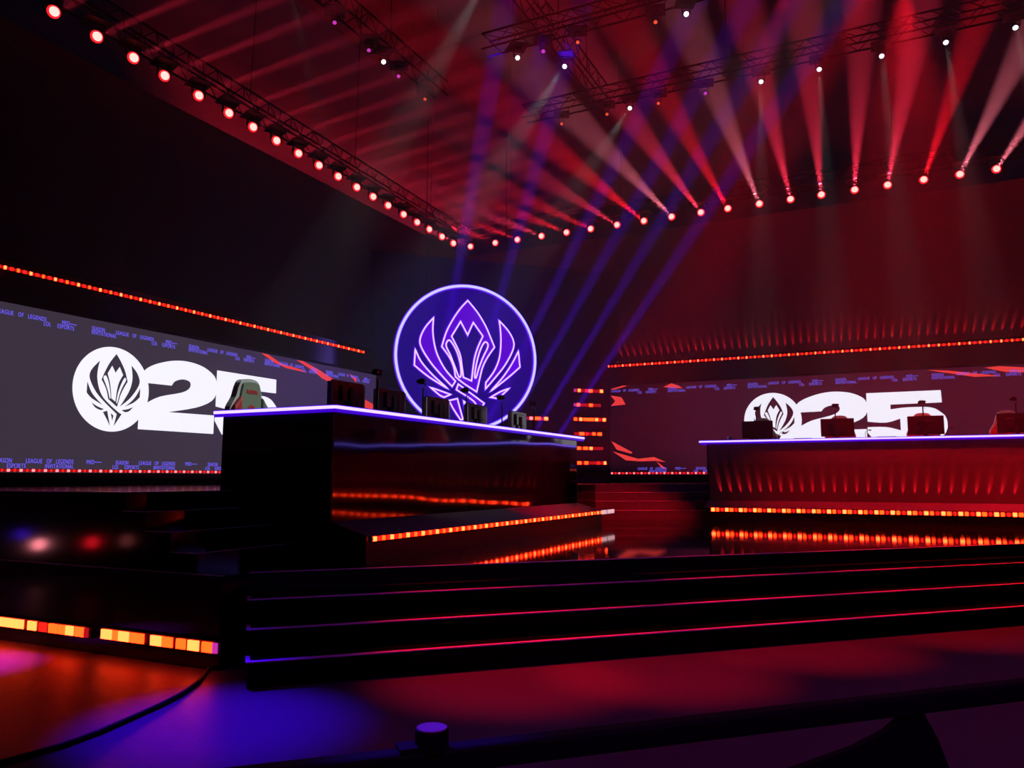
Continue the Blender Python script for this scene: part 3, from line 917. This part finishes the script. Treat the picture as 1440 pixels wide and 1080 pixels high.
def make_keyboard():
    t = thing('keyboard', 'keyboard', 'keyboard')
    b = MB().box(-0.18, 0.18, -0.065, 0.065, 0.0, 0.022).build('key_tray', M_black, t, bevel=0.004)
    ks = MB()
    for r_ in range(4):
        for q in range(12):
            ks.box(-0.165 + q * 0.0278, -0.165 + q * 0.0278 + 0.022, -0.05 + r_ * 0.026, -0.05 + r_ * 0.026 + 0.021, 0.022, 0.03)
    tag(ks.build('keys', M_metal, t), kind='stuff')
    return t


k0 = make_keyboard()
fk = [True]
for i, x in enumerate((-1.62, -0.12)):
    place(k0, fk, (x, 16.45, DZ), 0, ['dark keyboard lying under the white digit two, opposite desk', 'dark keyboard lying between the white digits, opposite desk'][i], 'keyboards')
cu_ = thing('cup', 'small white cup at the end of the red-lit desk', 'cup', (-3.03, 16.35, DZ))
MB().lathe([(0.032, 0), (0.04, 0.01), (0.045, 0.10), (0.041, 0.10), (0.036, 0.015)], 16).build('cup_body', M_white, cu_, smooth=True)
MB().tube([(0.043, 0, 0.08), (0.072, 0, 0.07), (0.072, 0, 0.04), (0.041, 0, 0.03)], 0.007, 6).build('handle', M_white, cu_)

# ------------------------------------------------------------------ trusses
def truss(label, p0, p1, w=0.4):
    p0, p1 = Vector(p0), Vector(p1)
    L = (p1 - p0).length
    t = thing('lighting_truss', label, 'truss', p0, (0, -math.asin((p1.z - p0.z) / L), math.atan2(p1.y - p0.y, p1.x - p0.x)))
    for y in (-w / 2, w / 2):
        for z in (0, w):
            MB().tube([(0, y, z), (L, y, z)], 0.025, 6).build('chord', M_truss, t)
    br = MB()
    n = int(L / w)
    for i in range(n):
        x0, x1 = i * w, (i + 1) * w
        for y in (-w / 2, w / 2):
            br.tube([(x0, y, 0 if i % 2 else w), (x1, y, w if i % 2 else 0)], 0.012, 4, False)
        br.tube([(x0, -w / 2, w), (x1, w / 2, w)], 0.012, 4, False)
    tag(br.build('lattice_braces', M_truss, t), kind='stuff')
    for q in range(1, int(L / 4) + 1):
        MB().tube([(q * 4 - 2, 0, w), (q * 4 - 2, 0, 22 - p0.z - 0.02)], 0.012, 5).build('hanger_cable', M_truss, t)
    return t


def zl(y):
    return 9.98 - (y - 8.2) * 0.0262


ZT = 0.30
truss('long black truss of red spotlights over the side wall', (WX, 3.0, zl(3.0) + ZT), (WX, 23.0, zl(23.0) + ZT))
truss('long black truss of red spotlights over the back wall', (-13.6, WY, 9.83 + ZT), (8.0, WY, 9.83 + ZT))
truss('dark upper truss with white spots in front of the back wall', (-9.5, 20.35, 12.05 + ZT), (8.0, 20.35, 12.05 + ZT))
truss('dark upper truss across the stage middle', (-8.8, 16.5, 12.05 + ZT), (2.0, 16.5, 12.05 + ZT))
truss('dark upper truss running back from the frame top to the middle truss', (-7.0, 11.0, 12.05 + ZT), (-7.0, 16.2, 12.05 + ZT))
truss('short dark truss joining the middle truss to the one behind', (-7.0, 16.8, 12.05 + ZT), (-7.0, 20.1, 12.05 + ZT))
truss('dark upper truss parallel to the side wall', (-11.0, 9.5, 12.05 + ZT), (-11.0, 18.0, 12.05 + ZT))


# moving head: local +z is the beam direction of the head, the base hangs from the truss above
def head_parts(kind):
    core = {'red': E_lens, 'white': E_lensw, 'violet': E_dotp, 'small': E_dotr, 'off': M_black}[kind]
    rim = {'red': E_rim, 'white': M_black, 'violet': M_black, 'small': M_black, 'off': M_black}[kind]
    s = {'red': 0.66, 'white': 0.45, 'violet': 0.36, 'small': 0.34, 'off': 0.8}[kind]
    hd = MB().lathe([(0.07 * s, -0.26 * s), (0.12 * s, -0.22 * s), (0.15 * s, -0.05 * s), (0.155 * s, 0.02 * s)], 14).mesh('head')
    hd.materials.append(M_metal)
    rm = MB().lathe([(0.155 * s, 0.0), (0.175 * s, 0.02 * s), (0.165 * s, 0.055 * s), (0.13 * s, 0.075 * s)], 18).mesh('lens_ring')
    rm.materials.append(rim)
    ln = MB().lathe([(0.135 * s, 0.05 * s), (0.125 * s, 0.095 * s), (0.095 * s, 0.13 * s), (0.04 * s, 0.15 * s)], 18).mesh('lens')
    ln.materials.append(core)
    for me in (hd, rm, ln):
        for p in me.polygons:
            p.use_smooth = True
    yk = MB()
    yk.box(-0.22 * s, -0.18 * s, -0.05 * s, 0.05 * s, 0.0, 0.262)
    yk.box(0.18 * s, 0.22 * s, -0.05 * s, 0.05 * s, 0.0, 0.26)
    yk.box(-0.22 * s, 0.22 * s, -0.05 * s, 0.05 * s, 0.22, 0.26)
    yk = yk.mesh('yoke')
    yk.materials.append(M_metal)
    bs = MB().box(-0.23, 0.23, -0.23, 0.23, 0.262, 0.282).mesh('mount_base')
    bs.materials.append(M_metal)
    return hd, rm, ln, yk, bs


HEADS = {k_: head_parts(k_) for k_ in ('red', 'white', 'violet', 'small', 'off')}


def moving_head(label, group, kind, loc, target, look, beam=None, up=False):
    """look: direction the lens faces; beam: (power, colour, angle, blend)"""
    hd, rm, ln, yk, bs = HEADS[kind]
    t = thing('stage_spotlight', label, 'spotlight', loc, (0, 0, 0), group)
    v = Vector(look).normalized()
    e = v.to_track_quat('Z', 'Y').to_euler()
    h = inst('head', hd, t, (0, 0, 0), e)
    inst('lens_ring', rm, h, (0, 0, 0))
    inst('lens', ln, h, (0, 0, 0))
    flip = (PI, 0, math.atan2(v.y, v.x) + PI / 2) if up else (0, 0, math.atan2(v.y, v.x) + PI / 2)
    inst('yoke', yk, t, (0, 0, 0), flip)
    inst('mount_base', bs, t, (0, 0, 0), flip)
    if beam:
        w, c, a, b = beam
        d = (Vector(target) - Vector(loc)).normalized()
        spot(Vector(loc) + v * 0.19, Vector(target), w, c, a, b, 0.05)
    return t


def towards_camera(loc, d, k_):
    c = (Vector((0, 0, 1.65)) - Vector(loc)).normalized()
    return (Vector(d).normalized() * (1 - k_) + c * k_).normalized()


# back-wall row: beams fan upwards and out over the stage
XB = [-13.19, -12.2, -11.34, -10.43, -9.51, -8.65, -7.74, -6.84, -5.94, -5.02, -4.2, -3.27, -2.38, -1.53, -0.64, 0.21, 1.11, 1.98, 2.83]
pink = {8, 11, 17, 18}
for i, x in enumerate(XB):
    loc = (x, WY, 9.83)
    f = (i - 13.2)
    ang = R(90 - max(-66, min(40, f * 7.6)))      # direction in the plane of the wall
    tilt = 0.50 if i < 8 else 0.34
    d = Vector((math.cos(ang), -tilt, math.sin(ang)))
    col = (1.0, 0.18, 0.26) if i in pink else ((1.0, 0.03, 0.08) if i % 3 == 0 or i in (13, 14) else (1.0, 0.006, 0.02))
    pw = 62000 if i in pink else 80000
    if i < 7:
        pw *= 0.55
    moving_head('bright red spotlight on the back-wall truss, %s from the corner' % ORD[i], 'red spotlights on the back-wall truss', 'red', loc, Vector(loc) + d * 5,
                towards_camera(loc, d, 0.72), (pw * 0.85, col, 14.5, 0.6))
# side-wall row: beams lie almost flat, aimed across the hall
YS = [8.23, 9.08, 9.88, 10.62, 11.51, 12.37, 13.12, 13.9, 14.69, 15.48, 16.27, 17.09, 17.86, 18.61, 19.43, 20.19, 20.91, 21.71, 22.46]
for i, y in enumerate(YS):
    loc = (WX, y, zl(y))
    d = Vector((1.0, 0.12, 0.16))
    moving_head('bright red spotlight on the side-wall truss, %s from the frame edge' % ORD[i], 'red spotlights on the side-wall truss', 'red', loc, Vector(loc) + d * 5,
                towards_camera(loc, d, 0.6), (42000, (1.0, 0.03, 0.075), 4, 0.5))
# white spots of the upper trusses, aimed down
for i, (x, tx) in enumerate(((-2.65, 0.25), (-1.22, 0.2), (0.22, 0.25), (1.61, 0.35), (3.02, 0.3))):
    loc = (x, 20.36, 12.0)
    d = Vector((XR[min(i, 3)] + (1.5 if i == 4 else 0) - x, 17.8 - 20.36, 2.6 - 12.0)) * 0.1
    moving_head('small white spotlight over the plum screen, %s of the row of five' % ORD[i], 'white spotlights in a row', 'white', loc, Vector(loc) + d * 5, towards_camera(loc, d, 0.5), (2600, (0.8, 0.95, 1.0), 9, 0.9))
for loc, tg, pw, l in (((-11.0, 15.2, 12.0), (-1.6, 13.9, 1.0), 500, 'tiny white spotlight between violet lamps, upper truss by the side wall'),
                       ((-7.0, 17.4, 12.0), (-6.9, 8.4, 2.4), 5500, 'white spotlight with a long slanting beam above the neon emblem'),
                       ((-6.2, 20.3, 12.0), (-6.9, 10.5, 2.4), 3600, 'white spotlight with a slanting beam just above the red row'),
                       ((-7.9, 16.5, 12.0), (-0.3, 12.4, 1.0), 700, 'white spotlight with a weak beam on the middle truss'),
                       ((-3.7, 16.5, 12.0), (2.5, 11.6, 1.0), 500, 'white spotlight near the top of the frame, middle truss'),
                       ((-11.0, 11.8, 12.0), (-8.6, 12.9, 1.5), 700, 'white spotlight above the frame, upper truss by the side wall'),
                       ((-7.0, 13.3, 12.0), (-7.0, 7.0, 2.4), 4500, 'white spotlight above the frame over the stage middle')):
    d = (Vector(tg) - Vector(loc)).normalized()
    moving_head(l, 'scattered white spotlights', 'white', loc, tg, towards_camera(loc, d, 0.5), (pw, (0.75, 0.95, 1.0), 8, 0.9))
for i, (loc, kd, l) in enumerate((((-11.0, 14.6, 12.0), 'violet', 'tiny pink lamp left of the small white spotlight on the upper truss'), ((-11.05, 15.95, 12.0), 'violet', 'tiny magenta lamp beyond the small white spotlight, upper truss'),
                                  ((-11.1, 17.3, 12.0), 'small', 'tiny red lamp at the far end of the side upper truss'), ((-11.0, 13.3, 12.0), 'violet', 'tiny violet lamp nearest the top of the frame, side upper truss'),
                                  ((-8.3, 20.35, 12.0), 'small', 'tiny orange lamp low above the red spotlight row'), ((-6.9, 20.35, 12.0), 'small', 'tiny orange lamp beside the slanting white beam'),
                                  ((-6.3, 16.5, 12.0), 'small', 'tiny red lamp above the long slanting white beam'), ((-7.2, 16.5, 12.0), 'violet', 'tiny pink lamp between two white spotlights, middle truss'),
                                  ((-5.4, 20.35, 12.0), 'small', 'tiny dim red lamp right of the slanting white beam'), ((-4.4, 16.5, 12.0), 'small', 'tiny red lamp beside the topmost white spotlight'),
                                  ((-4.1, 20.35, 12.0), 'violet', 'tiny pink lamp nearest the row of five white spotlights'))):
    moving_head(l, 'tiny coloured lamps', kd, loc, None, towards_camera(loc, (0, 0, -1), 0.6))
# blue beam lights standing on the platform behind the near desk
BS = [(11.63, (-8.95, 18.0, 14.7)), (12.66, (-6.71, 18.0, 14.06)), (13.1, (-4.13, 18.0, 12.58)), (13.96, (-3.92, 18.0, 10.7)), (15.17, (-3.79, 18.0, 9.25)), (16.4, (-3.58, 18.0, 7.99))]
for i, (y, tg) in enumerate(BS):
    loc = (-7.4, y, ZP + 0.32)
    moving_head('blue beam light on the platform behind the near desk, %s of six' % ORD[i], 'blue beam lights behind the near desk', 'off', loc, tg, Vector(tg) - Vector(loc), (200000, (0.09, 0.006, 1.0), 3.0, 0.4), up=True)

# ------------------------------------------------------------------ foreground
# barrier rail before the camera
a, b = Vector((-2.6, 0.22, 0)), Vector((1.4, 4.22, 0))
u = (b - a).normalized()
br_ = thing('barrier_rail', 'black crowd barrier rail crossing the bottom of the picture', 'barrier', (a.x, a.y, 0), (0, 0, PI / 4))
L = (b - a).length
MB().box(0, L, -0.03, 0.03, 0.925, 0.985).build('top_rail', M_rubber, br_, bevel=0.01)
MB().box(0, L, -0.02, 0.02, 0.12, 0.16).build('lower_rail', M_rubber, br_)
sc_ = (Vector((-1.074, 1.746, 0)) - a).length
sw_ = (Vector((0.0, 2.82, 0)) - a).length
for s in (0.1, sc_, sw_, L - 0.1):
    p = MB().box(s - 0.025, s + 0.025, -0.025, 0.025, 0.0, 0.93).build('post', M_rubber, br_)
    MB().box(s - 0.05, s + 0.05, -0.35, 0.35, 0.0, 0.012).build('foot_plate', M_rubber, p)
kn = MB().lathe([(0.040, 0.98), (0.042, 0.985), (0.042, 1.025), (0.040, 1.03)], 20, sc_, 0).build('cap_knob', M_rubber, br_)
MB().lathe([(0.038, 1.03), (0.038, 1.033)], 20, sc_, 0).build('cap_disc', M_cap, kn)
MB().box(sc_ - 0.085, sc_ - 0.04, -0.03, 0.03, 0.985, 0.996).build('clip', M_rubber, br_)
gs = [(sw_ - 0.02, 0.93), (sw_ - 0.10, 0.885), (sw_ - 0.22, 0.85), (sw_ - 0.52, 0.80), (sw_ - 0.62, 0.60), (sw_ + 0.24, 0.50), (sw_ + 0.145, 0.72), (sw_ + 0.095, 0.84), (sw_ + 0.04, 0.93)]
arc_prism(MB(), list(reversed(gs)), -0.012, 0.012).build('gusset_plate', M_rubber, br_)
# cable lying on the hall floor
cb_ = MB().tube([(-5.41, 5.13, 0.018), (-5.13, 4.76, 0.018), (-4.97, 4.45, 0.018), (-4.88, 4.2, 0.018), (-4.8, 3.9, 0.018), (-4.72, 3.58, 0.018), (-4.69, 3.3, 0.018), (-4.74, 2.9, 0.018), (-4.9, 2.4, 0.018)], 0.018, 8).build('floor_cable', M_rubber, smooth=True)
tag(cb_, 'black cable curving over the floor away from the platform corner', 'cable')

# ------------------------------------------------------------------ stage haze
hz = MB().box(-21.8, 15.8, 6.6, 29.8, 1.9, 21.8).build('haze', M_black)
hm = bpy.data.materials.new('stage_haze')
hm.use_nodes = True
nt = hm.node_tree
nt.nodes.remove(nt.nodes['Principled BSDF'])
vsn = nt.nodes.new('ShaderNodeVolumeScatter')
vsn.inputs['Density'].default_value = HAZE
vsn.inputs['Anisotropy'].default_value = 0.15
vsn.inputs['Color'].default_value = (0.9, 0.9, 0.9, 1)
nt.links.new(vsn.outputs['Volume'], nt.nodes['Material Output'].inputs['Volume'])
hz.data.materials.clear()
hz.data.materials.append(hm)
tag(hz, 'thin theatrical haze filling the hall air', 'haze', kind='stuff')
